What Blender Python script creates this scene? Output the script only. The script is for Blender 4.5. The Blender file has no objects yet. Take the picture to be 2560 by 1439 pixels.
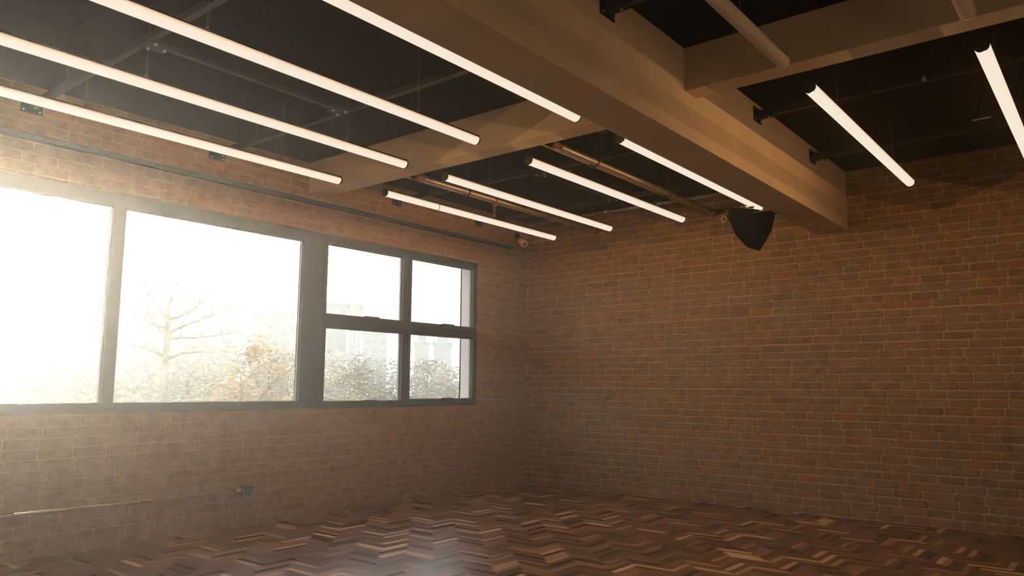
import bpy, bmesh, math, random
from mathutils import Vector, Matrix
from math import radians as R, sin, cos, pi

S = bpy.context.scene
COL = S.collection

# ------------------------------------------------------------------ camera
CAM = Vector((-7.728, -5.975, 1.200))
cd = bpy.data.cameras.new('camera'); cam = bpy.data.objects.new('camera', cd); COL.objects.link(cam)
cd.sensor_fit = 'HORIZONTAL'; cd.sensor_width = 36.0; cd.lens = 1907.97 / 2560 * 36.0
cd.clip_start = 0.05; cd.clip_end = 2000
YAW, PITCH, ROLL = R(38.814), R(7.378), R(0.374)
fw = Vector((cos(PITCH)*cos(YAW), cos(PITCH)*sin(YAW), sin(PITCH)))
rt = Vector((sin(YAW), -cos(YAW), 0)); up = rt.cross(fw)
r2 = rt*cos(ROLL) + up*sin(ROLL); u2 = -rt*sin(ROLL) + up*cos(ROLL)
m = Matrix((r2, u2, -fw)).transposed().to_4x4(); m.translation = CAM
cam.matrix_world = m
S.camera = cam

# ------------------------------------------------------------------ colour management
S.view_settings.view_transform = 'Standard'; S.view_settings.look = 'None'
S.view_settings.gamma = 1.0; S.view_settings.use_curve_mapping = False
S.view_settings.exposure = 0.0
S.cycles.use_denoising = True
S.cycles.max_bounces = 8; S.cycles.diffuse_bounces = 4; S.cycles.glossy_bounces = 4
S.cycles.transparent_max_bounces = 12; S.cycles.volume_bounces = 0
S.cycles.sample_clamp_indirect = 6.0
S.cycles.caustics_reflective = False; S.cycles.caustics_refractive = False

# ------------------------------------------------------------------ sky (hazy white) and low sun
SKY = 2.7
w = bpy.data.worlds.new('world'); S.world = w; w.use_nodes = True
nt = w.node_tree; nt.nodes.clear()
out = nt.nodes.new('ShaderNodeOutputWorld'); bg = nt.nodes.new('ShaderNodeBackground')
tc = nt.nodes.new('ShaderNodeTexCoord'); sp = nt.nodes.new('ShaderNodeSeparateXYZ'); rp = nt.nodes.new('ShaderNodeValToRGB')
nt.links.new(tc.outputs['Generated'], sp.inputs[0]); nt.links.new(sp.outputs['Z'], rp.inputs[0])
rp.color_ramp.elements[0].position = 0.0; rp.color_ramp.elements[0].color = (1.0, 0.96, 0.92, 1)
rp.color_ramp.elements[1].position = 0.7; rp.color_ramp.elements[1].color = (0.80, 0.88, 1.0, 1)
nt.links.new(rp.outputs[0], bg.inputs[0]); bg.inputs[1].default_value = SKY
nt.links.new(bg.outputs[0], out.inputs[0])

SUN_DIR = Vector((0.2538, 0.9535, 0.1623)).normalized()   # towards the sun
sd = bpy.data.lights.new('sun', 'SUN'); sd.energy = 34.0; sd.color = (1.0, 0.885, 0.75); sd.angle = R(2.0)
sun = bpy.data.objects.new('sun', sd); COL.objects.link(sun)
sun.rotation_mode = 'QUATERNION'; sun.rotation_quaternion = SUN_DIR.to_track_quat('Z', 'Y')
sun.location = SUN_DIR * 60

HAZE_DENSITY = 0.0018; HAZE_G = 0.80; OUT_DENSITY = 0.0058
LAMP_W = 2.5; LAMP_COL = (1.0, 0.50, 0.175)

H = 3.318            # ceiling
XL, YF = -11.0, -8.6 # room extent beyond the frame
WT = 0.24            # outer wall thickness

# ------------------------------------------------------------------ helpers
def tag(o, label=None, cat=None, group=None, kind=None):
    if label: o['label'] = label
    if cat: o['category'] = cat
    if group: o['group'] = group
    if kind: o['kind'] = kind
    return o

def empty(name, loc, label=None, cat=None, group=None, kind=None, rot=None):
    o = bpy.data.objects.new(name, None); COL.objects.link(o); o.location = loc; o.empty_display_size = 0.1
    if rot: o.rotation_euler = rot
    return tag(o, label, cat, group, kind)

class MB:
    def __init__(s): s.bm = bmesh.new()
    def box(s, a, b, mi=0, bev=0.0):
        x0, y0, z0 = a; x1, y1, z1 = b
        x0, x1 = min(x0, x1), max(x0, x1); y0, y1 = min(y0, y1), max(y0, y1); z0, z1 = min(z0, z1), max(z0, z1)
        v = [s.bm.verts.new(p) for p in ((x0,y0,z0),(x1,y0,z0),(x1,y1,z0),(x0,y1,z0),(x0,y0,z1),(x1,y0,z1),(x1,y1,z1),(x0,y1,z1))]
        fs = [s.bm.faces.new([v[i] for i in q]) for q in ((0,3,2,1),(4,5,6,7),(0,1,5,4),(1,2,6,5),(2,3,7,6),(3,0,4,7))]
        for f in fs: f.material_index = mi
        if bev:
            es = list({e for f in fs for e in f.edges})
            bmesh.ops.bevel(s.bm, geom=es, offset=bev, segments=2, affect='EDGES', profile=0.5)
        return s
    def tube(s, p0, p1, r, n=16, mi=0, cap=True, r1=None):
        p0 = Vector(p0); p1 = Vector(p1); d = (p1-p0).normalized()
        a = Vector((0,0,1)) if abs(d.z) < 0.9 else Vector((1,0,0))
        u = d.cross(a).normalized(); v = d.cross(u)
        if r1 is None: r1 = r
        A = [s.bm.verts.new(p0+(u*cos(2*pi*i/n)+v*sin(2*pi*i/n))*r) for i in range(n)]
        B = [s.bm.verts.new(p1+(u*cos(2*pi*i/n)+v*sin(2*pi*i/n))*r1) for i in range(n)]
        for i in range(n):
            f = s.bm.faces.new((A[i], B[i], B[(i+1)%n], A[(i+1)%n])); f.smooth = True; f.material_index = mi
        if cap:
            f = s.bm.faces.new(A); f.material_index = mi
            f = s.bm.faces.new(B[::-1]); f.material_index = mi
        return s
    def path(s, pts, r, n=8, mi=0):
        for a, b in zip(pts, pts[1:]): s.tube(a, b, r, n, mi)
        return s
    def torus(s, c, axis, R0, r, n=20, k=8, mi=0, a0=0, a1=2*pi):
        c = Vector(c); ax = Vector(axis).normalized()
        t = Vector((0,0,1)) if abs(ax.z) < 0.9 else Vector((1,0,0))
        u = ax.cross(t).normalized(); v = ax.cross(u)
        full = abs(a1-a0-2*pi) < 1e-6
        rings = []
        for i in range(n if full else n+1):
            t_ = a0+(a1-a0)*i/n; d = u*cos(t_)+v*sin(t_)
            rings.append([s.bm.verts.new(c+d*(R0+r*cos(2*pi*j/k))+ax*r*sin(2*pi*j/k)) for j in range(k)])
        m_ = len(rings)
        for i in range(m_ if full else m_-1):
            for j in range(k):
                f = s.bm.faces.new((rings[i][j], rings[(i+1)%m_][j], rings[(i+1)%m_][(j+1)%k], rings[i][(j+1)%k])); f.smooth = True; f.material_index = mi
        return s
    def build(s, name, mats, parent=None, **kw):
        me = bpy.data.meshes.new(name); bmesh.ops.recalc_face_normals(s.bm, faces=s.bm.faces[:])
        s.bm.to_mesh(me); s.bm.free()
        if not isinstance(mats, (list, tuple)): mats = [mats]
        for mm in mats: me.materials.append(mm)
        o = bpy.data.objects.new(name, me); COL.objects.link(o)
        if parent is not None:
            o.parent = parent
            o.matrix_parent_inverse = Matrix.Identity(4)
        return tag(o, **kw)

def copy_tree(o, parent=None):
    c = o.copy(); COL.objects.link(c)
    if parent is not None: c.parent = parent
    for ch in [x for x in o.children]: copy_tree(ch, c)
    return c

# ------------------------------------------------------------------ materials
def mat(name, col=(0.5,0.5,0.5), rough=0.6, metal=0.0, spec=0.5, var=0.0, scale=20, bump=0.0, bscale=60):
    mt = bpy.data.materials.new(name); mt.use_nodes = True; n = mt.node_tree; b = n.nodes['Principled BSDF']
    b.inputs['Base Color'].default_value = (*col, 1); b.inputs['Roughness'].default_value = rough
    b.inputs['Metallic'].default_value = metal; b.inputs['Specular IOR Level'].default_value = spec
    t = n.nodes.new('ShaderNodeTexCoord')
    if var:
        ns = n.nodes.new('ShaderNodeTexNoise'); ns.inputs['Scale'].default_value = scale; ns.inputs['Detail'].default_value = 5
        cr = n.nodes.new('ShaderNodeValToRGB')
        cr.color_ramp.elements[0].position = 0.3; cr.color_ramp.elements[1].position = 0.7
        cr.color_ramp.elements[0].color = (*[c*(1-var) for c in col], 1); cr.color_ramp.elements[1].color = (*[min(1, c*(1+var)) for c in col], 1)
        n.links.new(t.outputs['Object'], ns.inputs['Vector']); n.links.new(ns.outputs['Fac'], cr.inputs[0]); n.links.new(cr.outputs[0], b.inputs['Base Color'])
    if bump:
        nb = n.nodes.new('ShaderNodeTexNoise'); nb.inputs['Scale'].default_value = bscale; nb.inputs['Detail'].default_value = 6
        bp = n.nodes.new('ShaderNodeBump'); bp.inputs['Strength'].default_value = bump; bp.inputs['Distance'].default_value = 0.01
        n.links.new(t.outputs['Object'], nb.inputs['Vector']); n.links.new(nb.outputs['Fac'], bp.inputs['Height']); n.links.new(bp.outputs[0], b.inputs['Normal'])
    return mt

def brick_mat(name='brick_slip', calm=1.0):
    mt = bpy.data.materials.new(name); mt.use_nodes = True; n = mt.node_tree; b = n.nodes['Principled BSDF']; L = n.links
    b.inputs['Roughness'].default_value = 0.68; b.inputs['Specular IOR Level'].default_value = 0.4
    g = n.nodes.new('ShaderNodeNewGeometry'); t = n.nodes.new('ShaderNodeTexCoord')
    cr = n.nodes.new('ShaderNodeValToRGB'); e = cr.color_ramp.elements
    cols = [(0.0,(0.200,0.132,0.066)),(0.18,(0.240,0.148,0.066)),(0.36,(0.208,0.142,0.076)),(0.55,(0.250,0.150,0.064)),(0.75,(0.218,0.148,0.082)),(0.90,(0.280,0.140,0.056)),(1.0,(0.165,0.116,0.072))]
    mid = (0.240,0.150,0.070); cols = [(p_, tuple(m_+(c_-m_)*calm for m_, c_ in zip(mid, cc))) for p_, cc in cols]
    e[0].position, e[0].color = cols[0][0], (*cols[0][1],1); e[1].position, e[1].color = cols[-1][0], (*cols[-1][1],1)
    for p_, c_ in cols[1:-1]: x = e.new(p_); x.color = (*c_,1)
    L.new(g.outputs['Random Per Island'], cr.inputs[0])
    # mottling inside each brick and dark pitted spots
    n1 = n.nodes.new('ShaderNodeTexNoise'); n1.inputs['Scale'].default_value = 11; n1.inputs['Detail'].default_value = 6; n1.inputs['Roughness'].default_value = 0.65
    L.new(t.outputs['Object'], n1.inputs['Vector'])
    r1 = n.nodes.new('ShaderNodeMapRange'); r1.inputs[1].default_value = 0.3; r1.inputs[2].default_value = 0.7; r1.inputs[3].default_value = 0.72; r1.inputs[4].default_value = 1.22
    L.new(n1.outputs['Fac'], r1.inputs[0])
    mx = n.nodes.new('ShaderNodeMix'); mx.data_type = 'RGBA'; mx.blend_type = 'MULTIPLY'; mx.inputs[0].default_value = 1.0
    L.new(cr.outputs[0], mx.inputs[6]); L.new(r1.outputs[0], mx.inputs[7])
    n2 = n.nodes.new('ShaderNodeTexNoise'); n2.inputs['Scale'].default_value = 38; n2.inputs['Detail'].default_value = 3
    L.new(t.outputs['Object'], n2.inputs['Vector'])
    r2_ = n.nodes.new('ShaderNodeMapRange'); r2_.inputs[1].default_value = 0.63; r2_.inputs[2].default_value = 0.72; r2_.inputs[3].default_value = 0.0; r2_.inputs[4].default_value = 0.6*(calm if calm == 1.0 else 0.3)
    L.new(n2.outputs['Fac'], r2_.inputs[0])
    m2 = n.nodes.new('ShaderNodeMix'); m2.data_type = 'RGBA'; L.new(r2_.outputs[0], m2.inputs[0]); L.new(mx.outputs[2], m2.inputs[6]); m2.inputs[7].default_value = (0.07,0.045,0.03,1)
    L.new(m2.outputs[2], b.inputs['Base Color'])
    bp = n.nodes.new('ShaderNodeBump'); bp.inputs['Strength'].default_value = 0.55*calm; bp.inputs['Distance'].default_value = 0.006
    ad = n.nodes.new('ShaderNodeMath'); ad.operation = 'SUBTRACT'; L.new(n1.outputs['Fac'], ad.inputs[0]); L.new(r2_.outputs[0], ad.inputs[1])
    L.new(ad.outputs[0], bp.inputs['Height']); L.new(bp.outputs[0], b.inputs['Normal'])
    return mt

def wood_mat():
    mt = bpy.data.materials.new('parquet_block'); mt.use_nodes = True; n = mt.node_tree; b = n.nodes['Principled BSDF']; L = n.links
    g = n.nodes.new('ShaderNodeNewGeometry'); at = n.nodes.new('ShaderNodeAttribute'); at.attribute_name = 'grain_uv'
    cr = n.nodes.new('ShaderNodeValToRGB'); e = cr.color_ramp.elements
    cols = [(0.0,(0.012,0.009,0.007)),(0.05,(0.035,0.019,0.010)),(0.18,(0.070,0.034,0.016)),(0.32,(0.150,0.072,0.034)),(0.44,(0.055,0.029,0.014)),(0.56,(0.190,0.092,0.042)),(0.66,(0.095,0.048,0.024)),(0.76,(0.240,0.128,0.062)),(0.85,(0.130,0.070,0.038)),(0.92,(0.340,0.200,0.110)),(1.0,(0.58,0.40,0.25))]
    cols = [(p_, tuple(min(0.7, v_*1.22) for v_ in c_)) for p_, c_ in cols]
    e[0].position, e[0].color = cols[0][0], (*cols[0][1],1); e[1].position, e[1].color = cols[-1][0], (*cols[-1][1],1)
    for p_, c_ in cols[1:-1]: x = e.new(p_); x.color = (*c_,1)
    L.new(g.outputs['Random Per Island'], cr.inputs[0])
    mp = n.nodes.new('ShaderNodeMapping'); mp.inputs['Scale'].default_value = (6, 90, 1)
    L.new(at.outputs['Vector'], mp.inputs[0])
    ns = n.nodes.new('ShaderNodeTexNoise'); ns.inputs['Scale'].default_value = 1.0; ns.inputs['Detail'].default_value = 4; L.new(mp.outputs[0], ns.inputs['Vector'])
    mr = n.nodes.new('ShaderNodeMapRange'); mr.inputs[1].default_value = 0.3; mr.inputs[2].default_value = 0.7; mr.inputs[3].default_value = 0.72; mr.inputs[4].default_value = 1.25
    L.new(ns.outputs['Fac'], mr.inputs[0])
    mx = n.nodes.new('ShaderNodeMix'); mx.data_type = 'RGBA'; mx.blend_type = 'MULTIPLY'; mx.inputs[0].default_value = 1
    L.new(cr.outputs[0], mx.inputs[6]); L.new(mr.outputs[0], mx.inputs[7]); L.new(mx.outputs[2], b.inputs['Base Color'])
    mw = n.nodes.new('ShaderNodeMapRange'); mw.inputs[3].default_value = 0.26; mw.inputs[4].default_value = 0.40
    L.new(g.outputs['Random Per Island'], mw.inputs[0]); L.new(mw.outputs[0], b.inputs['Roughness'])
    b.inputs['Specular IOR Level'].default_value = 0.8; b.inputs['Coat Weight'].default_value = 0.35; b.inputs['Coat Roughness'].default_value = 0.30
    bp = n.nodes.new('ShaderNodeBump'); bp.inputs['Strength'].default_value = 0.08; bp.inputs['Distance'].default_value = 0.002
    L.new(ns.outputs['Fac'], bp.inputs['Height']); L.new(bp.outputs[0], b.inputs['Normal'])
    return mt

def ceil_mat():
    mt = mat('black_ceiling_board', (0.008,0.008,0.0075), 0.95, spec=0.1)
    n = mt.node_tree; b = n.nodes['Principled BSDF']; L = n.links
    t = n.nodes.new('ShaderNodeTexCoord'); br = n.nodes.new('ShaderNodeTexBrick')
    br.inputs['Scale'].default_value = 1.0; br.inputs['Brick Width'].default_value = 1.2; br.inputs['Row Height'].default_value = 0.6; br.inputs['Mortar Size'].default_value = 0.006
    br.inputs['Color1'].default_value = (0.007,0.007,0.0065,1); br.inputs['Color2'].default_value = (0.009,0.009,0.008,1); br.inputs['Mortar'].default_value = (0.002,0.002,0.002,1)
    L.new(t.outputs['Object'], br.inputs['Vector']); L.new(br.outputs['Color'], b.inputs['Base Color'])
    return mt

def glass_mat():
    mt = bpy.data.materials.new('window_glass'); mt.use_nodes = True; n = mt.node_tree; n.nodes.clear(); L = n.links
    o = n.nodes.new('ShaderNodeOutputMaterial'); mix = n.nodes.new('ShaderNodeMixShader'); tr = n.nodes.new('ShaderNodeBsdfTransparent'); gl = n.nodes.new('ShaderNodeBsdfGlossy')
    lw = n.nodes.new('ShaderNodeLayerWeight'); lw.inputs['Blend'].default_value = 0.5
    pw = n.nodes.new('ShaderNodeMath'); pw.operation = 'POWER'; pw.inputs[1].default_value = 5.0; L.new(lw.outputs['Facing'], pw.inputs[0])
    fr = n.nodes.new('ShaderNodeMapRange'); fr.inputs[3].default_value = 0.04; fr.inputs[4].default_value = 1.0; L.new(pw.outputs[0], fr.inputs[0])
    tr.inputs[0].default_value = (0.95,0.97,0.96,1); gl.inputs['Roughness'].default_value = 0.02
    L.new(fr.outputs[0], mix.inputs[0]); L.new(tr.outputs[0], mix.inputs[1]); L.new(gl.outputs[0], mix.inputs[2]); L.new(mix.outputs[0], o.inputs[0])
    return mt

def lit_mat():
    # opal diffuser: the LED strip sits at the bottom, so the glow falls off towards the upper edge of the tube
    mt = bpy.data.materials.new('lit_opal_diffuser'); mt.use_nodes = True; n = mt.node_tree; n.nodes.clear(); L = n.links
    o = n.nodes.new('ShaderNodeOutputMaterial'); em = n.nodes.new('ShaderNodeEmission'); g = n.nodes.new('ShaderNodeNewGeometry'); s_ = n.nodes.new('ShaderNodeSeparateXYZ')
    cr = n.nodes.new('ShaderNodeValToRGB'); mr = n.nodes.new('ShaderNodeMapRange')
    mr.inputs[1].default_value = -1.0; mr.inputs[2].default_value = 0.5
    L.new(g.outputs['Normal'], s_.inputs[0]); L.new(s_.outputs['Z'], mr.inputs[0]); L.new(mr.outputs[0], cr.inputs[0])
    e = cr.color_ramp.elements; e[0].position = 0.25; e[0].color = (0.92,0.80,0.655,1); e[1].position = 0.95; e[1].color = (0.60,0.27,0.10,1)
    x = e.new(0.62); x.color = (0.90,0.75,0.57,1)
    L.new(cr.outputs[0], em.inputs[0]); em.inputs[1].default_value = 1.0; L.new(em.outputs[0], o.inputs[0])
    return mt

M = dict(
    brick=brick_mat(), brick_calm=brick_mat('brick_slip_smooth', 0.5),
    mortar=mat('mortar', (0.39,0.295,0.195), 0.95, spec=0.15, var=0.12, scale=30, bump=0.4, bscale=90),
    mortar_calm=mat('mortar_smooth', (0.31,0.215,0.120), 0.95, spec=0.15, var=0.08, scale=30, bump=0.2, bscale=90),
    wood=wood_mat(), gap=mat('parquet_gap', (0.02,0.012,0.008), 0.8),
    ceil=ceil_mat(),
    plaster=mat('beam_plaster', (0.60,0.49,0.355), 0.88, spec=0.2, var=0.07, scale=3, bump=0.12, bscale=25),
    rear=mat('rear_wall_paint', (0.20,0.16,0.125), 0.9),
    frame=mat('dark_grey_aluminium', (0.016,0.018,0.018), 0.5, spec=0.35, var=0.1, scale=8),
    gasket=mat('pale_gasket', (0.45,0.50,0.52), 0.4),
    glass=glass_mat(),
    outwall=mat('outside_render', (0.62,0.60,0.58), 0.9, bump=0.2),
    black=mat('black_steel', (0.012,0.012,0.012), 0.55, spec=0.4, var=0.2, scale=30),
    strut=mat('dark_brown_steel', (0.012,0.010,0.008), 0.6, spec=0.35, var=0.3, scale=25),
    bolt=mat('zinc_bolt', (0.55,0.52,0.48), 0.35, metal=0.9),
    pipe=mat('galvanised_pipe', (0.50,0.46,0.41), 0.38, metal=0.8, var=0.12, scale=12),
    conduit=mat('pale_conduit', (0.60,0.54,0.47), 0.35, metal=0.5, var=0.08, scale=12),
    lit=lit_mat(),
    opal=mat('unlit_opal_diffuser', (0.60,0.52,0.42), 0.75, spec=0.15, var=0.02),
    housing=mat('black_light_housing', (0.015,0.014,0.013), 0.5),
    wire=mat('steel_wire', (0.10,0.08,0.06), 0.5, metal=0.6),
    speaker=mat('black_speaker_cabinet', (0.002,0.0028,0.0024), 0.95, spec=0.03),
    grille=mat('black_speaker_grille', (0.0035,0.004,0.0038), 0.95, spec=0.05),
    brasscol=mat('brown_bracket_steel', (0.20,0.12,0.07), 0.5, spec=0.5),
    white=mat('cream_plastic', (0.72,0.62,0.50), 0.4, var=0.04),
    lens=mat('dark_lens', (0.02,0.02,0.02), 0.1),
    socket=mat('grey_socket_box', (0.06,0.07,0.07), 0.5),
    bark=mat('bark', (0.12,0.10,0.085), 0.9, var=0.3, scale=8, bump=0.5, bscale=15),
    leaf_y=mat('yellow_leaves', (0.24,0.175,0.085), 0.7, var=0.5, scale=2.5),
    leaf_g=mat('olive_leaves', (0.13,0.12,0.085), 0.7, var=0.4, scale=2.5),
    leaf_b=mat('beige_leaves', (0.17,0.145,0.105), 0.7, var=0.35, scale=2.0),
    ground=mat('dry_grass', (0.20,0.18,0.13), 0.95, var=0.2, scale=0.5),
    conc=mat('pale_concrete', (0.20,0.20,0.20), 0.9, var=0.06, scale=0.2),
    conc2=mat('grey_concrete', (0.16,0.165,0.175), 0.9, var=0.06, scale=0.2),
    winb=mat('far_window_glass', (0.135,0.14,0.15), 0.7),
)

# ------------------------------------------------------------------ brick walls
COURSE, BL, JT = 0.0743, 0.232, 0.0115
def brick_wall(name, axis, u0, u1, z0, z1, hole, rng, back, label, bmat='brick', dk=1.0):
    """axis 'x': wall in plane y=0 running along X and facing -Y; axis 'y': plane x=0 running along Y and facing -X"""
    mb = MB(); bm = mb.bm
    def P(u, z, d):   # d = distance out of the mortar plane into the room
        return (u, -d, z) if axis == 'x' else (-d, u, z)
    rects = [(u0, u1, z0, z1)] if not hole else [(u0, hole[0], z0, z1), (hole[1], u1, z0, z1), (hole[0], hole[1], z0, hole[2]), (hole[0], hole[1], hole[3], z1)]
    for (a, b, c, d) in rects:     # mortar body
        lo = P(a, c, 0.0); hi = P(b, d, -back); mb.box(lo, hi, 1)
    def brick(a, b, c, d):
        if b-a < 0.012 or d-c < 0.008: return
        cx_ = min(0.010, (b-a)*0.2); cz_ = min(0.010, (d-c)*0.2); j = 0.0016
        o = [(a+cx_,c),(b-cx_,c),(b,c+cz_),(b,d-cz_),(b-cx_,d),(a+cx_,d),(a,d-cz_),(a,c+cz_)]
        o = [(x+rng.uniform(-j,j), z+rng.uniform(-j,j)) for x, z in o]
        dep = rng.uniform(0.004, 0.007)*dk; tilt = rng.uniform(-0.0012, 0.0012)
        mu, mz = (a+b)/2, (c+d)/2
        rings = []
        for ins, dd in ((0, -0.004), (0, dep*0.6), (0.0035, dep)):
            ring = []
            for x, z in o:
                sx = (1-2*ins/(b-a)); sz = (1-2*ins/(d-c))
                ring.append(bm.verts.new(P(mu+(x-mu)*sx, mz+(z-mz)*sz, dd + (tilt*(x-mu)/(b-a) if dd > 0 else 0))))
            rings.append(ring)
        for r0, r1 in zip(rings, rings[1:]):
            for i in range(8): bm.faces.new((r0[i], r0[(i+1)%8], r1[(i+1)%8], r1[i]))
        bm.faces.new(rings[-1])
    k = 0; z = z0 + 0.012
    while z < z1-0.02:
        zt = min(z+COURSE-JT, z1-0.004); u = u0 + (0 if k % 2 else -BL/2) + rng.uniform(-0.03, 0.03)
        wob = rng.uniform(-0.002, 0.002)
        while u < u1:
            L_ = BL - JT + rng.uniform(-0.018, 0.010)
            if rng.random() < 0.05: L_ *= 0.5
            a, b = max(u, u0+0.004), min(u+L_, u1-0.004); zj = wob + rng.uniform(-0.0018, 0.0018); c, d = z+zj, zt+zj+rng.uniform(-0.002, 0.001)
            if hole and b > hole[0]-0.004 and a < hole[1]+0.004 and d > hole[2]-0.004 and c < hole[3]+0.004:
                if a < hole[0]-0.03: brick(a, min(b, hole[0]-0.006), c, d)
                if b > hole[1]+0.03: brick(max(a, hole[1]+0.006), b, c, d)
                if a >= hole[0]-0.03 and b <= hole[1]+0.03:
                    if c < hole[2]-0.010: brick(a, b, c, hole[2]-0.005)
                    if d > hole[3]+0.010: brick(a, b, hole[3]+0.005, d)
            else: brick(a, b, c, d)
            u += L_ + JT + rng.uniform(-0.002, 0.003)
        z += COURSE; k += 1
    return mb.build(name, [M[bmat], M['mortar' if bmat == 'brick' else 'mortar_calm']], label=label, kind='structure')

WX0, WX1, WZ0, WZ1 = -8.62, -0.966, 0.985, 2.660
brick_wall('wall_left', 'x', XL, 0.0, 0, H, (WX0, WX1, WZ0, WZ1), random.Random(3), WT, 'brown brick wall holding the dark framed windows', 'brick_calm', 0.6)
brick_wall('wall_back', 'y', YF, 0.0, 0, H, None, random.Random(8), 0.2, 'plain brown brick wall meeting the window wall in the corner')
MB().box((XL-0.2, YF, 0), (XL, WT, H)).build('wall_front', M['rear'], label='plain wall behind the camera at the near end of the room', kind='structure')
MB().box((XL-0.2, YF-0.2, 0), (0.2, YF, H)).build('wall_right', M['rear'], label='plain wall closing the room opposite the windows', kind='structure')
MB().box((XL-0.2, YF-0.2, H), (0.2, WT, H+0.25)).build('ceiling', M['ceil'], label='black board ceiling above the beams', kind='structure')

# ------------------------------------------------------------------ herringbone parquet
def floor():
    rng = random.Random(5); bm = bmesh.new(); lay = bm.loops.layers.float_vector.new('grain_uv')
    W, n = 0.0455, 6; Lp = W*n; g = 0.0006
    x0, x1, y0, y1 = XL, 0.0, YF, 0.0
    nx0, nx1 = int(x0/W)-6, 6; ny0, ny1 = int(y0/W)-6, 6
    def plank(ax, ay, horiz):
        bx, by = (ax+Lp, ay+W) if horiz else (ax+W, ay+Lp)
        cx0, cx1, cy0, cy1 = max(ax+g, x0), min(bx-g, x1), max(ay+g, y0), min(by-g, y1)
        if cx1-cx0 < 0.004 or cy1-cy0 < 0.004: return
        h = 0.004 + rng.uniform(-0.0003, 0.0003); s_ = rng.uniform(0, 50)
        vs = [bm.verts.new((x, y, h)) for x, y in ((cx0,cy0),(cx1,cy0),(cx1,cy1),(cx0,cy1))]
        f = bm.faces.new(vs); f.material_index = 0
        for lp in f.loops:
            x, y = lp.vert.co.x-ax, lp.vert.co.y-ay
            lp[lay] = (x+s_, y+s_, 0) if horiz else (y+s_, x+s_, 0)
    # herringbone lattice: along each diagonal cell (i,i) one horizontal and one vertical block, period 2n
    for j in range(ny0, ny1):
        for i in range(nx0-10, nx1+10):
            r = (i - j) % (2*n)
            if r == 0: plank(i*W, j*W, True)
            if r == n: plank(i*W, (j-n+1)*W, False)
    mb = MB(); mb.bm.free(); mb.bm = bm
    vs = [bm.verts.new(p) for p in ((x0-0.2,y0-0.2,0.0025),(0.2,y0-0.2,0.0025),(0.2,WT,0.0025),(x0-0.2,WT,0.0025))]
    f = bm.faces.new(vs); f.material_index = 1
    v2 = [bm.verts.new(p) for p in ((x0-0.2,y0-0.2,-0.2),(0.2,y0-0.2,-0.2),(0.2,WT,-0.2),(x0-0.2,WT,-0.2))]
    bm.faces.new(v2[::-1]).material_index = 1
    for i in range(4): bm.faces.new((vs[i], v2[i], v2[(i+1)%4], vs[(i+1)%4])).material_index = 1
    me = bpy.data.meshes.new('floor'); bm.to_mesh(me); bm.free()
    me.materials.append(M['wood']); me.materials.append(M['gap'])
    o = bpy.data.objects.new('floor', me); COL.objects.link(o)
    tag(o, 'brown herringbone wood block floor', kind='structure')
floor()

# ------------------------------------------------------------------ beams
BY0, BY1, BZ = -3.950, -3.645, 2.732
MB().box((XL, BY0, BZ), (0.0, BY1, H), bev=0.004).build('trim_1', M['plaster'], label='deep plastered main beam running to the back wall', kind='structure')
MB().box((-3.410, BY1, 3.015), (-3.235, 0.0, H), bev=0.004).build('trim_2', M['plaster'], label='shallow plastered cross beam between the window wall and the main beam', kind='structure')
MB().box((-3.500, YF, 3.035), (-3.345, BY0, H), bev=0.004).build('trim_3', M['plaster'], label='shallow plastered cross beam on the far right side of the main beam', kind='structure')

# ------------------------------------------------------------------ windows
FY0, FY1 = -0.006, 0.070
def bars(mb, hs, vs):
    for a, b, z0, z1 in hs: mb.box((a, FY0, z0), (b, FY1, z1))
    for x0, x1, a, b in vs: mb.box((x0, FY0+0.0005, a), (x1, FY1-0.0005, b))
def pane(mb, x0, x1, z0, z1): mb.box((x0-0.01, 0.044, z0-0.01), (x1+0.01, 0.050, z1+0.01))
def gask(mb, x0, x1, z0, z1, y=0.030, t=0.007):
    mb.box((x0, y, z0), (x0+t, y+0.012, z1)); mb.box((x1-t, y, z0), (x1, y+0.012, z1))
    mb.box((x0+t, y, z0), (x1-t, y+0.012, z0+t)); mb.box((x0+t, y, z1-t), (x1-t, y+0.012, z1))
w1 = empty('window_1', (0,0,0), 'large fixed window of tall panes in a dark grey frame, left of the four-pane one', kind='structure')
mb = MB(); bars(mb, [(-8.62,-3.300,0.985,1.056),(-8.62,-3.300,2.556,2.660)],
    [(-8.62,-8.53,1.0,2.6),(-6.865,-6.780,1.056,2.556),(-5.172,-5.084,1.056,2.556),(-3.430,-3.300,1.056,2.556)])
mb.build('window_frame', M['frame'], w1)
mb = MB(); g_ = MB()
for a, b in ((-8.53,-6.865),(-6.780,-5.172),(-5.084,-3.430)):
    pane(mb, a, b, 1.056, 2.556); gask(g_, a, b, 1.056, 2.556)
mb.build('glass_pane', M['glass'], w1)
g_.build('gasket', M['gasket'], w1, label='pale grey gasket around the glass')
w2 = empty('window_2', (0,0,0), 'four-pane dark grey window nearest the back wall, with opening sashes', kind='structure')
mb = MB(); bars(mb, [(-3.298,-0.966,0.985,1.030),(-3.298,-0.966,2.605,2.660),(-3.20,-1.0,1.795,1.850)],
    [(-3.298,-3.205,1.03,2.605),(-2.120,-2.080,1.03,2.605),(-1.005,-0.966,1.03,2.605)])
mb.build('window_frame', M['frame'], w2)
glz = MB()
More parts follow.
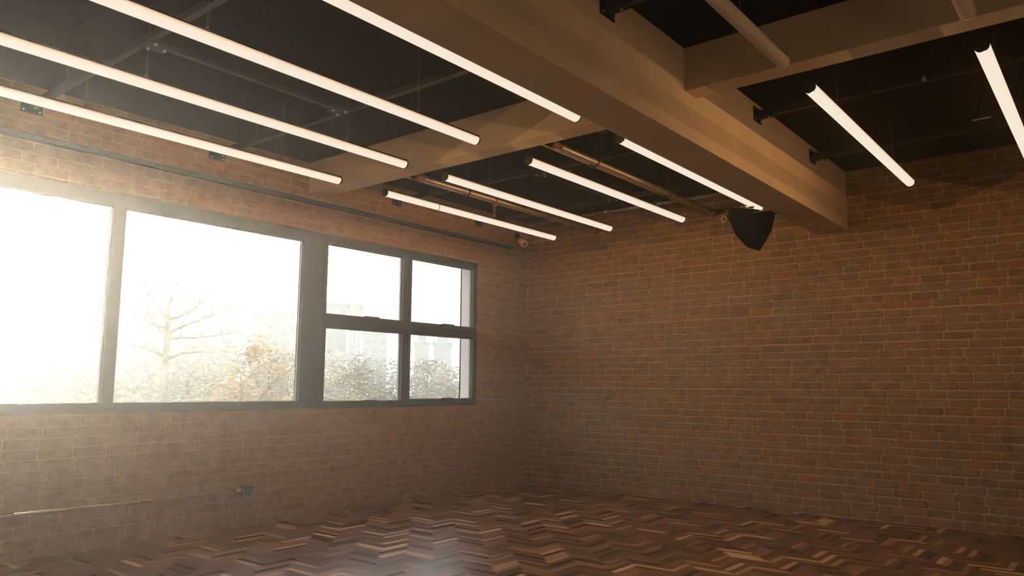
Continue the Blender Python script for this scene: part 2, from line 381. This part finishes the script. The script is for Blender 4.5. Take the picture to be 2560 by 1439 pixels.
for (a, b, c, d) in ((-3.160,-2.160,1.888,2.570),(-2.040,-1.045,1.888,2.574),(-3.155,-2.160,1.052,1.757),(-2.040,-1.040,1.064,1.757)):
    s_ = MB(); f = 0.042; y0, y1 = -0.014, 0.055
    s_.box((a-f, y0, c-f), (b+f, y1, c)).box((a-f, y0, d), (b+f, y1, d+f*0.9)).box((a-f, y0, c), (a, y1, d)).box((b, y0, c), (b+f, y1, d))
    so = s_.build('sash', M['frame'], w2)
    g_ = MB(); gask(g_, a, b, c, d); g_.build('gasket', M['gasket'], so, label='pale grey gasket around the glass')
    hx = (a+b)/2 + 0.05
    MB().box((hx-0.11, -0.034, c-0.030), (hx+0.11, -0.014, c+0.004), bev=0.003).box((hx-0.09, -0.046, c-0.012), (hx+0.10, -0.032, c+0.010), bev=0.003).build('handle', M['black'], so)
    pane(glz, a, b, c, d)
glz.build('glass_pane', M['glass'], w2)
# white rendered outer cheek and outer face of the wall
MB().box((WX1-0.006, 0.072, WZ0-0.02), (WX1, WT+0.02, WZ1)).box((WX1-0.006, WT, -4), (0.6, WT+0.02, 6)).box((WX0, WT, WZ1), (WX1, WT+0.02, 6)).box((XL, WT, -4), (WX0, WT+0.02, 6)).box((WX0, WT, -4), (WX1, WT+0.02, WZ0-0.02)).build('trim_4', M['outwall'], label='pale rendered outer face and reveal of the building seen through the right pane', kind='structure')

# ------------------------------------------------------------------ ceiling struts
def bracket(mb, c, n_):
    """square plate on a vertical face; n_ = direction it faces (+1/-1 along Y)"""
    x, y, z = c
    mb.box((x-0.070, y, z-0.055), (x+0.070, y+0.008*n_, z+0.055))
def strut_y(x, ya, yb, z, label, plates, group='dark steel struts across the ceiling bays'):
    o = empty('ceiling_strut', (x, ya, z), label, 'ceiling strut', group)
    def rel(mb): mb.bm.transform(Matrix.Translation((-x, -ya, -z))); return mb
    mb = MB(); mb.box((x-0.021, min(ya,yb)+0.008, z-0.021), (x+0.021, max(ya,yb)-0.008, z-0.018)); mb.box((x-0.021, min(ya,yb)+0.008, z-0.018), (x-0.018, max(ya,yb)-0.008, z+0.021)); mb.box((x+0.018, min(ya,yb)+0.008, z-0.018), (x+0.021, max(ya,yb)-0.008, z+0.021)); mb.box((x-0.018, min(ya,yb)+0.008, z+0.010), (x+0.018, max(ya,yb)-0.008, z+0.012))
    rel(mb).build('channel', M['black'] if ya < -1 else M['strut'], o)
    for (py, n_) in plates:
        mb = MB(); bracket(mb, (x, py, z), n_)
        mb.box((x-0.026, py+0.008*n_, z-0.030), (x+0.026, py+0.13*n_, z-0.022)); mb.box((x-0.030, py+0.008*n_, z-0.030), (x-0.022, py+0.13*n_, z+0.026)); mb.box((x+0.022, py+0.008*n_, z-0.030), (x+0.030, py+0.13*n_, z+0.026))
        pl = rel(mb).build('end_bracket', M['black'], o)
        for dx, dz in ((-0.052,-0.038),(0.052,-0.038),(-0.052,0.038),(0.052,0.038)):
            mb = MB(); mb.tube((x+dx, py+0.007*n_, z+dz), (x+dx, py+0.014*n_, z+dz), 0.007, 8); rel(mb).build('bolt', M['bolt'], pl)
        mb = MB(); mb.tube((x, py+0.09*n_, z-0.036), (x, py+0.09*n_, z-0.029), 0.008, 8); rel(mb).build('bolt', M['bolt'], pl)
    for k in range(3):
        yy = ya + (yb-ya)*(k+0.5)/3
        mb = MB(); mb.tube((x, yy, z-0.028), (x, yy, H), 0.005, 8); mb.tube((x, yy, z-0.028), (x, yy, z-0.020), 0.012, 6)
        rel(mb).build('hanger_rod', M['strut'], o)
    return o
ZS = 3.165
strut_y(-5.80, 0.0, BY1, ZS, 'dark steel strut crossing the near left bay, the one closest to the camera', [(0.0-0.012, -1), (BY1, 1)])
strut_y(-4.37, 0.0, BY1, ZS, 'dark steel strut crossing the near left bay just before the cross beam', [(0.0-0.012, -1), (BY1, 1)])
strut_y(-2.29, 0.0, BY1, ZS, 'dark steel strut in the far left bay just past the cross beam', [(0.0-0.012, -1), (BY1, 1)])
strut_y(-0.96, 0.0, BY1, ZS, 'dark steel strut in the far left bay close to the back wall', [(0.0-0.012, -1), (BY1, 1)])
strut_y(-4.42, BY0, YF, 3.205, 'black strut bracketed to the main beam above the unlit tubes', [(BY0, -1)])
strut_y(-2.30, BY0, YF, 3.225, 'black strut bracketed to the main beam just past the right cross beam', [(BY0, -1)])
strut_y(-1.02, BY0, YF, 3.215, 'black strut bracketed to the main beam nearest the back wall', [(BY0, -1)])
def strut_x(xa, xb, y, z, label, group='short steel struts linking the cross struts'):
    o = empty('linking_strut', (xa, y, z), label, 'ceiling strut', group)
    T = Matrix.Translation((-xa, -y, -z))
    mb = MB(); mb.box((xa, y-0.021, z-0.021), (xb, y+0.021, z-0.018)); mb.box((xa, y-0.021, z-0.018), (xb, y-0.018, z+0.012)); mb.box((xa, y+0.018, z-0.018), (xb, y+0.021, z+0.012)); mb.bm.transform(T)
    mb.build('channel', M['strut'], o)
    for x in (xa, xb):
        s_ = 1 if x == xa else -1
        mb = MB(); mb.box((x-0.02*s_, y-0.06, z-0.027), (x+0.10*s_, y+0.06, z-0.0215)); mb.bm.transform(T); pl = mb.build('corner_plate', M['strut'], o)
        for dx, dy in ((0.005*s_, -0.045), (0.005*s_, 0.045), (0.08*s_, 0.0)):
            mb = MB(); mb.tube((x+dx, y+dy, z-0.036), (x+dx, y+dy, z-0.026), 0.009, 8); mb.bm.transform(T); mb.build('bolt', M['bolt'], pl)
strut_x(-5.775, -4.395, -1.72, ZS, 'bolted strut running lengthwise between the tubes of the near left bay')
strut_x(-2.265, -0.985, -1.90, ZS, 'bolted strut running lengthwise in the far left bay under the black ceiling')

# ------------------------------------------------------------------ tube lights
ZT, RT, LT = 2.850, 0.0345, 2.50
def tube_light(xfar, y, label, lit=True, ztop=H, length=LT, wires=(0.55, 1.95)):
    o = empty('tube_light', (xfar, y, ZT), label, 'tube light', 'lit warm tube lights' if lit else 'switched-off tube lights')
    L_ = length
    bm = bmesh.new(); n = 40; a0, a1 = R(-200), R(20)      # luminous arc, bottom is -90 deg
    A = []; B = []
    for i in range(n+1):
        t = a0 + (a1-a0)*i/n
        A.append(bm.verts.new((-0.012, cos(t)*RT, sin(t)*RT))); B.append(bm.verts.new((-L_+0.012, cos(t)*RT, sin(t)*RT)))
    for i in range(n):
        f = bm.faces.new((A[i], A[i+1], B[i+1], B[i])); f.smooth = True
    mb = MB(); mb.bm.free(); mb.bm = bm
    me = bpy.data.meshes.new('diffuser'); bm.normal_update()
    f0 = bm.faces[:][n//2] if False else None
    bm.to_mesh(me); bm.free(); me.materials.append(M['lit' if lit else 'opal'])
    d = bpy.data.objects.new('diffuser', me); COL.objects.link(d); d.parent = o
    # opaque upper housing
    bm = bmesh.new(); A = []; B = []; b0, b1 = R(19.5), R(160.5)
    prof = [(cos(b0+(b1-b0)*i/16)*(RT-0.0008), sin(b0+(b1-b0)*i/16)*(RT-0.0008)) for i in range(17)]
    for yy, zz in prof: A.append(bm.verts.new((-0.010, yy, zz))); B.append(bm.verts.new((-L_+0.010, yy, zz)))
    for i in range(16): bm.faces.new((A[i], A[i+1], B[i+1], B[i])).smooth = True
    bm.faces.new((A[0], B[0], B[-1], A[-1])); bm.faces.new(A[::-1]); bm.faces.new(B)
    mb = MB(); mb.bm.free(); mb.bm = bm; mb.build('housing', M['housing'], o)
    for xa, xb in ((-0.012, 0.0), (-L_+0.012, -L_)):
        mb = MB(); mb.tube((xa, 0, 0), (xb, 0, 0), RT+0.0005, 32); mb.build('end_cap', M['housing'] if lit else M['opal'], o)
    for wx in wires:
        mb = MB(); mb.tube((-wx, 0, RT-0.002), (-wx, 0, ztop-ZT), 0.0016, 6); mb.tube((-wx, 0, RT-0.003), (-wx, 0, RT+0.016), 0.008, 10); mb.build('suspension_wire', M['wire'], o)
    if lit:
        N = 12
        for k in range(N):
            l = bpy.data.lights.new('led_lamp', 'POINT'); l.energy = LAMP_W*0.5*length/LT; l.color = LAMP_COL; l.shadow_soft_size = 0.0
            lo = bpy.data.objects.new('led_lamp', l); COL.objects.link(lo); lo.parent = o; lo.location = (-L_*(k+0.5)/N, 0, -RT-0.002)
    return o
tube_light(-3.915, -1.11, 'lit tube in the near left bay, nearest the window wall', length=2.95)
tube_light(-3.905, -1.865, 'lit tube in the near left bay, second from the window wall', length=2.95)
tube_light(-3.998, -2.66, 'lit tube in the near left bay, third from the window wall', length=2.95)
tube_light(-3.955, -3.445, 'lit tube in the near left bay running beside the main beam', length=2.95)
tube_light(-0.935, -1.11, 'lit tube in the far left bay, nearest the window wall and crossed by a wire')
tube_light(-0.985, -1.865, 'lit tube in the far left bay, between the two ceiling pipes')
tube_light(-0.930, -2.66, 'lit tube in the far left bay, left of the brown pipe with black straps')
tube_light(-0.950, -3.445, 'lit tube beside the main beam ending behind the black speaker')
tube_light(-1.070, -4.72, 'lit tube right of the main beam pointing at the back wall')
tube_light(-1.090, -5.54, 'lit tube at the far right edge, cut by the edge of the picture')
tube_light(-3.975, -4.72, 'switched-off tube hanging under the right cross beam', lit=False)
tube_light(-3.990, -5.54, 'switched-off tube at the top right corner, only its tip in view', lit=False)
MB().tube((-2.79, -1.11, ZT-RT-0.003), (-2.79, -1.11, ZT-RT-0.002), 0.001, 6).path([(-2.805,-1.148,2.905),(-2.797,-1.150,2.85),(-2.793,-1.145,2.81),(-2.800,-1.130,2.765),(-2.775,-1.12,2.72)], 0.0022, 6).torus((-2.797,-1.11,ZT), (1,0,0), 0.0375, 0.0016, 20, 6).build('tie_wire', M['wire'], label='thin wire looped round the far left tube nearest the window wall, its tail hanging', cat='wire')

# ------------------------------------------------------------------ big pipes under the ceiling
def big_pipe(y, xa, xb, z, straps, label, drop=None):
    o = empty('ceiling_pipe', (xa, y, z), label, 'pipe', 'brown metal pipes in the far left bay')
    T = Matrix.Translation((-xa, -y, -z))
    mb = MB(); mb.tube((xa, y, z), (xb, y, z), 0.029, 24); mb.bm.transform(T); mb.build('pipe', M['pipe'], o)
    mb = MB(); mb.tube((xa, y, z), (xa+0.10, y, z), 0.036, 24).tube((xa+0.10, y, z), (xa+0.12, y, z), 0.034, 24); mb.box((xa+0.02, y-0.03, z+0.03), (xa+0.06, y+0.03, H)); mb.bm.transform(T); mb.build('end_fitting', M['brasscol'], o)
    mb = MB(); mb.tube((xa-0.10, y+0.052, z-0.014), (xb-0.03, y+0.052, z-0.014), 0.0075, 12); mb.bm.transform(T); mb.build('conduit', M['conduit'], o, label='thin pale conduit along the pipe')
    for sx in straps:
        mb = MB(); mb.torus((sx, y+0.008, z), (1,0.1,0), 0.040, 0.007, 24, 8); mb.tube((sx, y, z+0.04), (sx, y, H), 0.006, 8); mb.tube((sx-0.03, y+0.064, z-0.028), (sx+0.03, y+0.064, z-0.028), 0.007, 8); mb.bm.transform(T); mb.build('strap', M['black'], o)
    mb = MB(); mb.tube((xb-0.10, y, z), (xb, y, z), 0.037, 24); mb.tube((xb, y, z), (xb+0.012, y, z), 0.05, 20); mb.bm.transform(T); mb.build('end_fitting', M['brasscol'], o)
    return o
big_pipe(-2.60, -3.06, -0.03, 3.085, (-2.42, -1.11), 'brown metal pipe with black straps, nearer the main beam')
big_pipe(-1.075, -3.06, -0.03, 3.085, (-2.34, -1.04), 'brown metal pipe with black straps, nearer the window wall')
bp_ = empty('wall_pipe', (-0.10, -0.40, 3.272), 'pale pipe running just under the ceiling along the back wall', 'pipe')
mb = MB(); mb.tube((0,0,0), (0,-3.235,0), 0.021, 20); mb.build('pipe', M['conduit'], bp_)
for yy in (-0.10, -0.85, -1.72, -2.45):
    mb = MB(); mb.tube((0,yy-0.045,0), (0,yy+0.045,0), 0.028, 20); mb.build('coupling', M['pipe'], bp_)
    mb = MB(); mb.box((-0.01,yy+0.09,0.015), (0.01,yy+0.11,0.046)); mb.torus((0,yy+0.10,0), (0,1,0), 0.024, 0.004, 16, 6); mb.build('clip', M['black'], bp_)

def hook(loc, label, spiral=True):
    o = empty('ceiling_hook', loc, label, 'hook', 'small hooks hanging from the ceiling')
    if spiral:
        MB().torus((0,0,0.0), (1,0,0), 0.034, 0.008, 18, 8).box((-0.018,-0.02,-0.075), (0.018,0.02,-0.034), bev=0.004).build('clamp', M['brasscol'], o)
        pts = [Vector((cos(t*2.1)*0.010, sin(t*2.1)*0.010, -0.075-0.0105*t)) for t in [i*0.5 for i in range(16)]]
        MB().path(pts, 0.0045, 6).torus((0,0,-0.168), (0,1,0), 0.013, 0.0045, 14, 6).build('spring_hook', M['bolt'], o)
    else:
        MB().box((-0.035,-0.035,-0.010), (0.035,0.035,0.0), bev=0.003).tube((0,0,-0.010), (0,0,-0.07), 0.006, 12).build('mount', M['strut'], o)
        MB().tube((0,0,-0.065), (0,0,-0.115), 0.005, 8).torus((0,0,-0.125), (0,1,0), 0.012, 0.004, 14, 6).build('spring_hook', M['strut'], o)
    return o
hook((-1.93, -1.075, 3.085), 'spring hook clamped under the pipe nearer the window wall')
hook((-2.98, -3.02, 3.115), 'small hook hanging in the dark corner of cross beam and main beam', spiral=False)
MB().tube((-2.98, -3.02, 3.115), (-2.98, -3.02, H), 0.006, 8).build('hanger_rod', M['strut'], label='thin rod holding the small hook in the beam corner', cat='rod')
# sprinkler-like flange at the end of the right pipe
sp_ = empty('pipe_flange', (-0.045, -2.74, 3.02), 'small metal wall fitting below the end of the brown pipe nearer the beam', 'pipe fitting')
MB().tube((0.03,0,0), (0,0,0), 0.04, 20).tube((0,0,0), (-0.06,0,-0.01), 0.018, 14).build('flange', M['brasscol'], sp_)
MB().torus((-0.065,0,-0.035), (1,0,0.2), 0.03, 0.006, 18, 6).build('ring', M['bolt'], sp_)
MB().tube((-1.325,-5.21,3.19), (-1.325,-5.33,3.19), 0.011, 12).tube((-1.325,-5.27,3.19), (-1.325,-5.27,H), 0.002, 8).build('pipe_nipple', M['pipe'], label='short pale pipe stub under the black ceiling left of the far right tube', cat='pipe')
for k, (x, y, lb) in enumerate(((-0.750,-5.036,'pale bolt head in the black ceiling right of the main beam, farther one'), (-2.405,-5.090,'pale bolt head in the black ceiling right of the main beam, nearer one'))):
    mb = MB(); mb.tube((0,0,0), (0,0,-0.02), 0.011, 8); mb.tube((0,0,-0.02), (0,0,-0.03), 0.016, 6); b_ = mb.build('ceiling_bolt', M['bolt'], label=lb, cat='bolt', group='bolts in the black ceiling'); b_.location = (x, y, H if k == 0 else 3.205)

# ------------------------------------------------------------------ curtain track on the window wall
cr_ = empty('curtain_rail', (-0.36, -0.014, 2.935), 'black rail fixed to the brick above the windows', 'rail')
mb = MB(); mb.box((0,-0.034,-0.021), (-8.8,0,0.021), bev=0.003); mb.build('rail', M['black'], cr_)
mb = MB(); mb.box((-0.0,-0.040,-0.025), (0.012,0.002,0.025), bev=0.002); mb.build('end_cap', M['black'], cr_)

# ------------------------------------------------------------------ conduit and socket low on the window wall
cn = empty('wall_conduit', (-3.99, -0.030, 0.320), 'thin pale conduit running low along the brick window wall', 'conduit')
MB().tube((0,0,0), (-3.2,0,0), 0.0105, 16).build('pipe', M['conduit'], cn)
for xx in (-0.02, -1.735):
    MB().tube((xx-0.03,0,0), (xx+0.03,0,0), 0.0150, 16).build('coupling', M['bolt'], cn)
for xx in (-0.85, -1.60, -2.5):
    MB().torus((xx,0,0), (1,0,0), 0.0125, 0.003, 14, 6).box((xx-0.008,0.006,-0.022), (xx+0.008,0.020,-0.010)).build('clip', M['conduit'], cn)
sk = empty('socket_box', (-3.932, -0.012, 0.306), 'dark grey socket box at the end of the conduit', 'socket')
MB().box((-0.046,-0.046,-0.036), (0.046,0.0,0.036), bev=0.005).build('box', M['socket'], sk)
MB().box((-0.034,-0.052,-0.027), (0.034,-0.046,0.027), bev=0.002).build('cover', M['black'], sk)

# ------------------------------------------------------------------ security camera in the corner
sc_ = empty('security_camera', (-0.28, -0.14, 3.045), 'small cream security camera in the corner above the rail', 'camera')
ax = Vector((-0.30, -0.80, -0.52)).normalized()
p0 = Vector((0.0, 0.0, -0.035)); a_ = p0 - ax*0.055; b_ = p0 + ax*0.060
MB().tube(a_, b_, 0.042, 24).tube(a_-ax*0.012, a_, 0.03, 24, r1=0.042).build('body', M['white'], sc_)
hd = MB(); hd.tube(b_, b_+ax*0.012, 0.045, 24); hd.build('hood', M['white'], sc_)
MB().tube(b_+ax*0.012, b_+ax*0.015, 0.028, 20).build('lens', M['brasscol'], sc_)
MB().torus(b_+ax*0.013, ax, 0.030, 0.004, 20, 6).build('lens_ring', M['white'], sc_)
MB().tube(p0+Vector((0.0,0.01,0.03)), (0.02, 0.08, 0.06), 0.012, 12).tube((0.02,0.08,0.06), (0.02,0.118,0.06), 0.032, 20).build('bracket', M['black'], sc_)

# ------------------------------------------------------------------ loudspeaker hung from the main beam
def ray(px, py):
    return (fw*1907.97 + r2*(px-1280) - u2*(py-719.5)).normalized()
SPC = Vector((-1.22, -3.46, 2.60))
spk = empty('loudspeaker', SPC, 'black wedge loudspeaker hung from the main beam in front of the back wall', 'loudspeaker')
# cabinet: outline measured across its own front plane (width w, height h in metres), own thickness 0.26 m
nx = (SPC-CAM).normalized(); sx = nx.cross(Vector((0,0,1))).normalized(); sz = sx.cross(nx)
def L3(a, b, d): return sx*a + sz*b + nx*d
front = [(-0.168,0.205),(-0.200,0.140),(-0.140,-0.040),(-0.045,-0.158),(0.066,-0.200),(0.170,-0.030),(0.202,0.095),(0.200,0.130)]
mb = MB(); bm = mb.bm
F_ = [bm.verts.new(L3(a, b, 0.0)) for a, b in front] + [bm.verts.new(L3(0.055,0.045,-0.085)), bm.verts.new(L3(0.045,0.175,-0.02))]
B_ = [bm.verts.new(L3(a*0.72+0.01, b*0.72+0.03, 0.20)) for a, b in front]
bmesh.ops.convex_hull(bm, input=F_+B_)
bmesh.ops.bevel(bm, geom=bm.edges[:], offset=0.006, segments=2, affect='EDGES')
mb.build('cabinet', M['speaker'], spk)
mb = MB(); bm = mb.bm
c_ = L3(0.055,0.045,-0.093)
gr = [bm.verts.new(L3(a*0.86+0.006, b*0.86+0.004, -0.018)) for a, b in front[:5]]
ap = bm.verts.new(L3(0.050,0.040,-0.090)); bm.faces.new(gr+[ap]); mb.build('grille', M['grille'], spk)
MB().tube(L3(0.185,0.118,-0.014), L3(0.062,0.050,-0.090), 0.0022, 6).build('edge_highlight', M['strut'], spk, label='thin paler line standing in for the highlight on the cabinet edge')  # paler strip laid in as the highlight along the cabinet edge
yk = MB()
yk.box(Vector((-0.09,-0.20,0.124)), Vector((0.09,-0.05,0.1315)))       # plate on the beam soffit
yk.path([Vector((0,-0.12,0.124)), Vector((0,-0.11,0.10)), L3(-0.03,0.19,0.04)], 0.011, 10)
yk.path([L3(-0.12,0.17,0.05), L3(-0.07,0.200,0.03), L3(0.03,0.195,0.03)], 0.008, 8)
yk.build('bracket', M['strut'], spk)

# ------------------------------------------------------------------ outside: buildings, trees, ground
def az(px):       # horizontal unit direction from the camera position through a picture column at eye level
    d = ray(px, 966); v = Vector((d.x, d.y, 0)); return v.normalized()
ZG = -4.2
MB().box((-400, WT+0.02, ZG-1), (600, 700, ZG)).build('ground', M['ground'], kind='structure', label='dry grass ground outside below the windows')
def building(px0, px1, dist, top, label, m_, depth=14, boxes=(), rows=6, step=False):
    a = CAM + az(px0)*dist; b = CAM + az(px1)*dist; u = (b-a); u.z = 0; Lw = u.length; u.normalize(); v = Vector((-u.y, u.x, 0))
    if v.dot(az((px0+px1)/2)) < 0: v = -v
    o = empty('building', (a.x, a.y, ZG), label, 'building', 'hazy buildings on the skyline')
    ang = math.atan2(u.y, u.x)
    o.rotation_euler = (0,0,ang); hh = 1.2 + dist*top - ZG
    sg = 1 if (Matrix.Rotation(ang,3,'Z') @ Vector((0,1,0))).dot(v) > 0 else -1
    MB().box((0,0,0), (Lw, sg*depth, hh)).build('walls', m_, o)
    wn = MB(); nc = max(3, int(Lw/3.2)); 
    for r_ in range(rows):
        for c in range(nc):
            zc = hh*(0.30 + 0.66*(r_+0.5)/rows); xc = Lw*(c+0.5)/nc
            wn.box((xc-Lw/nc*0.26, -sg*0.05, zc-hh*0.025), (xc+Lw/nc*0.26, sg*0.1, zc+hh*0.025))
    wn.build('windows', M['winb'], o)
    rf = MB(); rf.box((-0.3,-sg*0.3,hh), (Lw+0.3, sg*(depth+0.3), hh+0.5)); rf.build('parapet', m_, o)
    for (f0, f1, dh) in boxes:
        MB().box((Lw*f0, sg*1.5, hh+0.5), (Lw*f1, sg*(depth-2), hh+0.5+dh)).build('roof_hut', m_, o)
building(255, 592, 110, 0.094, 'long pale block with roof huts behind the bare tree', M['conc'], boxes=((0.28,0.46,1.6),(0.56,0.68,2.2),(0.80,0.97,1.9)), rows=7)
building(628, 722, 125, 0.088, 'pale block behind the yellow tree, left of the wide mullion', M['conc2'], rows=7)
building(727, 772, 145, 0.072, 'lower pale block just left of the wide mullion', M['conc'], rows=6)
building(778, 862, 170, 0.103, 'tall pale tower in the upper left pane of the four-pane window', M['conc2'], rows=12)
building(867, 897, 156, 0.103, 'narrow slab joined to the tall tower', M['conc'], rows=12)
building(903, 965, 190, 0.067, 'low stepped block right of the tall tower', M['conc'], rows=5, boxes=((0.0,0.5,3.0),))
building(1034, 1070, 220, 0.055, 'left one of the twin towers in the lower right pane', M['conc2'], rows=10, boxes=((0.2,0.8,2.5),))
building(1082, 1128, 220, 0.055, 'right one of the twin towers in the lower right pane', M['conc2'], rows=10, boxes=((0.2,0.8,2.5),))
building(60, 230, 120, 0.068, 'pale block whited out by the glare behind the left pane', M['conc'], rows=5)

def tree(px, dist, top, rad, mleaf, label, n_leaf, seed, name='tree', bare=False, base=ZG, leafs=0.042, low=0.30):
    rng = random.Random(seed); d = az(px); p = CAM + d*dist
    o = empty(name, (p.x, p.y, base), label, 'tree' if name == 'tree' else 'bush', 'trees outside the windows' if name == 'tree' else 'bushes outside the windows')
    Ht = 1.2 + dist*top - base
    wd = MB(); tips = []
    fork = Ht*(0.62 if bare else 0.40)
    top_p = Vector((rng.uniform(-.1,.1), rng.uniform(-.1,.1), Ht*0.86))
    wd.tube((0,0,0), (0.03,0,fork), 0.10 if bare else 0.11, 10, r1=0.055)
    wd.tube((0.03,0,fork), top_p, 0.055, 8, r1=0.012)
    def grow(a, dirv, ln, r, lv):
        b = a + dirv*ln; wd.tube(a, b, r, 6, r1=r*0.55); tips.append((a+b)/2); tips.append(b)
        if lv == 0: return
        for k in range(3 if lv > 1 else 2):
            q = a.lerp(b, rng.uniform(0.45, 1.0)); dv = (dirv + Vector((rng.gauss(0,.45), rng.gauss(0,.45), rng.gauss(0.12,.3)))).normalized()
            grow(q, dv, ln*rng.uniform(0.45,0.7), r*0.5, lv-1)
    if bare:
        wd.bm.clear(); tips.clear(); k_ = 0.0072; side = Vector((-d.y, d.x, 0))*-1.0; z_of = lambda py: 1.2 - base + (966-py)*k_*1.02
        def pt(px_, py_, dep=0.0): return side*((px_-413)*k_) + d*dep + Vector((0,0,z_of(py_)))
        trunk = [(413,1600),(413,1000),(414,917),(412,850),(413,808)]
        for (a, b), (r0, r1_) in zip(zip(trunk, trunk[1:]), ((.11,.07),(.07,.055),(.055,.045),(.045,.035))): wd.tube(pt(*a), pt(*b), r0, 10, r1=r1_)
        for pl_ in ([(413,808),(385,775),(366,750),(350,722),(343,702)],[(413,808),(432,803),(455,790),(480,768),(500,752)],[(413,842),(440,828),(470,812),(505,797),(528,786)],[(413,830),(385,822),(360,812),(335,808)],[(413,852),(392,830),(372,802),(358,788)],[(413,855),(440,852),(480,850),(530,842),(560,836)],[(413,900),(370,880),(330,872)],[(413,905),(450,890),(500,885)],[(413,808),(412,780),(418,750)]):
            for i_, (a, b) in enumerate(zip(pl_, pl_[1:])):
                A_, B_ = pt(*a, dep=rng.uniform(-.1,.1)*i_), pt(*b, dep=rng.uniform(-.1,.1)*(i_+1)); r_ = 0.030*(0.72**i_); wd.tube(A_, B_, r_, 6, r1=r_*0.7); tips.append(B_)
                for _ in range(2):
                    q = A_.lerp(B_, rng.random()); e_ = q + Vector((rng.gauss(0,.18), rng.gauss(0,.18), rng.uniform(.05,.30))); wd.tube(q, e_, 0.007, 5, r1=0.003); tips.append(e_)
    nb = 0 if bare else 12
    for k in range(nb):
        t = k/max(1, nb-1); zz = fork*(0.55 if bare else 0.6) + (Ht*0.84-fork*0.6)*t*0.95
        ang = k*2.4 + rng.uniform(-.3,.3); el = R(rng.uniform(28, 55))
        ln = rad*(1.0-0.55*t)*rng.uniform(0.75, 1.05)
        base_p = Vector((0.03,0,zz)) if zz < fork else Vector((0.03,0,fork)).lerp(top_p, (zz-fork)/(top_p.z-fork))
        grow(base_p, Vector((cos(ang)*cos(el), sin(ang)*cos(el), sin(el))), ln, 0.034, 3 if not bare else 2)
    wd.build('branches', M['bark'], o)
    bm = bmesh.new()
    for k in range(n_leaf):
        c = rng.choice(tips) + Vector((rng.gauss(0,1), rng.gauss(0,1), rng.gauss(0,1)))*rad*0.10
        if not bare and rng.random() < low:      # lower and inner foliage
            a = rng.uniform(0, 2*pi); rr = rad*math.sqrt(rng.random())*0.95
            c = Vector((cos(a)*rr, sin(a)*rr, Ht*rng.uniform(0.12, 0.80)))
        if c.z > Ht: c.z = Ht - rng.random()*0.3
        s_ = leafs*rng.uniform(0.6, 1.3); n_ = Vector((rng.gauss(0,1), rng.gauss(0,1), rng.gauss(0,1))).normalized()
        t_ = n_.cross(Vector((0,0,1))); t_ = t_.normalized() if t_.length > 1e-3 else Vector((1,0,0)); b2 = n_.cross(t_)
        mid = n_*s_*0.15
        v = [bm.verts.new(c+t_*s_), bm.verts.new(c+b2*s_*0.45+mid), bm.verts.new(c-t_*s_), bm.verts.new(c-b2*s_*0.45+mid)]
        bm.faces.new(v)
    mb = MB(); mb.bm.free(); mb.bm = bm; mb.build('foliage', mleaf, o)
    return o
tree(410, 15.0, 0.125, 2.0, M['leaf_y'], 'nearly bare tree with spreading branches in the large pane', 120, 11, bare=True)
tree(655, 14.0, 0.095, 1.25, M['leaf_y'], 'yellow-leaved tree left of the wide mullion', 6500, 21)
tree(560, 20.0, 0.050, 1.5, M['leaf_y'], 'lower yellow tree between the bare tree and the taller yellow one', 4500, 22)
tree(925, 13.5, 0.058, 1.15, M['leaf_g'], 'olive tree in the lower left pane of the four-pane window', 7500, 23)
tree(845, 17.0, 0.040, 1.4, M['leaf_y'], 'yellowing tree beside the wide mullion in the lower left small pane', 5500, 24)
tree(1095, 17.0, 0.034, 1.5, M['leaf_g'], 'round olive tree in the lower right pane', 7000, 25)
tree(1025, 24.0, 0.030, 1.8, M['leaf_b'], 'pale beige tree between the two lower small panes', 5500, 26)
hz = ((170,24,.045,'b'),(300,22,.052,'b'),(370,25,.060,'b'),(440,21,.046,'b'),(500,24,.056,'g'),(590,23,.050,'b'),(660,26,.056,'b'),(730,22,.050,'g'),(800,24,.044,'b'),(880,25,.040,'b'),(960,22,.034,'g'),(1040,21,.024,'b'),(1120,24,.034,'b'),(1180,22,.028,'b'),(90,22,.040,'b'))
places = ['behind the left pane nearest the mullion','at the left edge of the large pane','behind the trunk of the bare tree, to its left','just right of the bare tree','right of the bare tree, darker','in front of the low yellow tree','behind the taller yellow tree','beside the wide mullion on its left, darker','beside the wide mullion on its right','left of the olive tree','at the right of the olive tree, darker','at the left edge of the lower right pane','behind the round olive tree','at the white reveal of the right pane','far left, lost in the glare']
for i, (px, dd, tp, kk) in enumerate(hz):
    tree(px, dd, tp, 2.1, M['leaf_b' if kk == 'b' else 'leaf_g'], ('hazy beige bush ' if kk == 'b' else 'hazy olive bush ') + places[i], 7500, 40+i, name='bush', leafs=0.085, low=0.75)

# ------------------------------------------------------------------ haze volumes added to stand in for veiling glare, in the room and outside
def air(name, dens, g, col, a, b, label):
    hm = bpy.data.materials.new(name); hm.use_nodes = True; n = hm.node_tree; n.nodes.clear()
    oo = n.nodes.new('ShaderNodeOutputMaterial'); vs = n.nodes.new('ShaderNodeVolumeScatter')
    vs.inputs['Color'].default_value = col; vs.inputs['Density'].default_value = dens; vs.inputs['Anisotropy'].default_value = g
    n.links.new(vs.outputs[0], oo.inputs['Volume'])
    MB().box(a, b).build('haze', hm, label=label, cat='haze', kind='stuff')
air('room_glare_air', HAZE_DENSITY, HAZE_G, (1,0.96,0.90,1), (XL+0.01, YF+0.01, 0.01), (-0.02, -0.02, H-0.01), 'thin sunlit haze added in the room to stand in for lens glare')
air('outdoor_glare_air', OUT_DENSITY, 0.45, (0.88,0.97,1.0,1), (-30, 0.6, ZG+0.01), (30, 12.6, 9), 'bright haze added outside the windows to wash out the view like glare')  # shallow added haze, veils trees and buildings alike as glare would
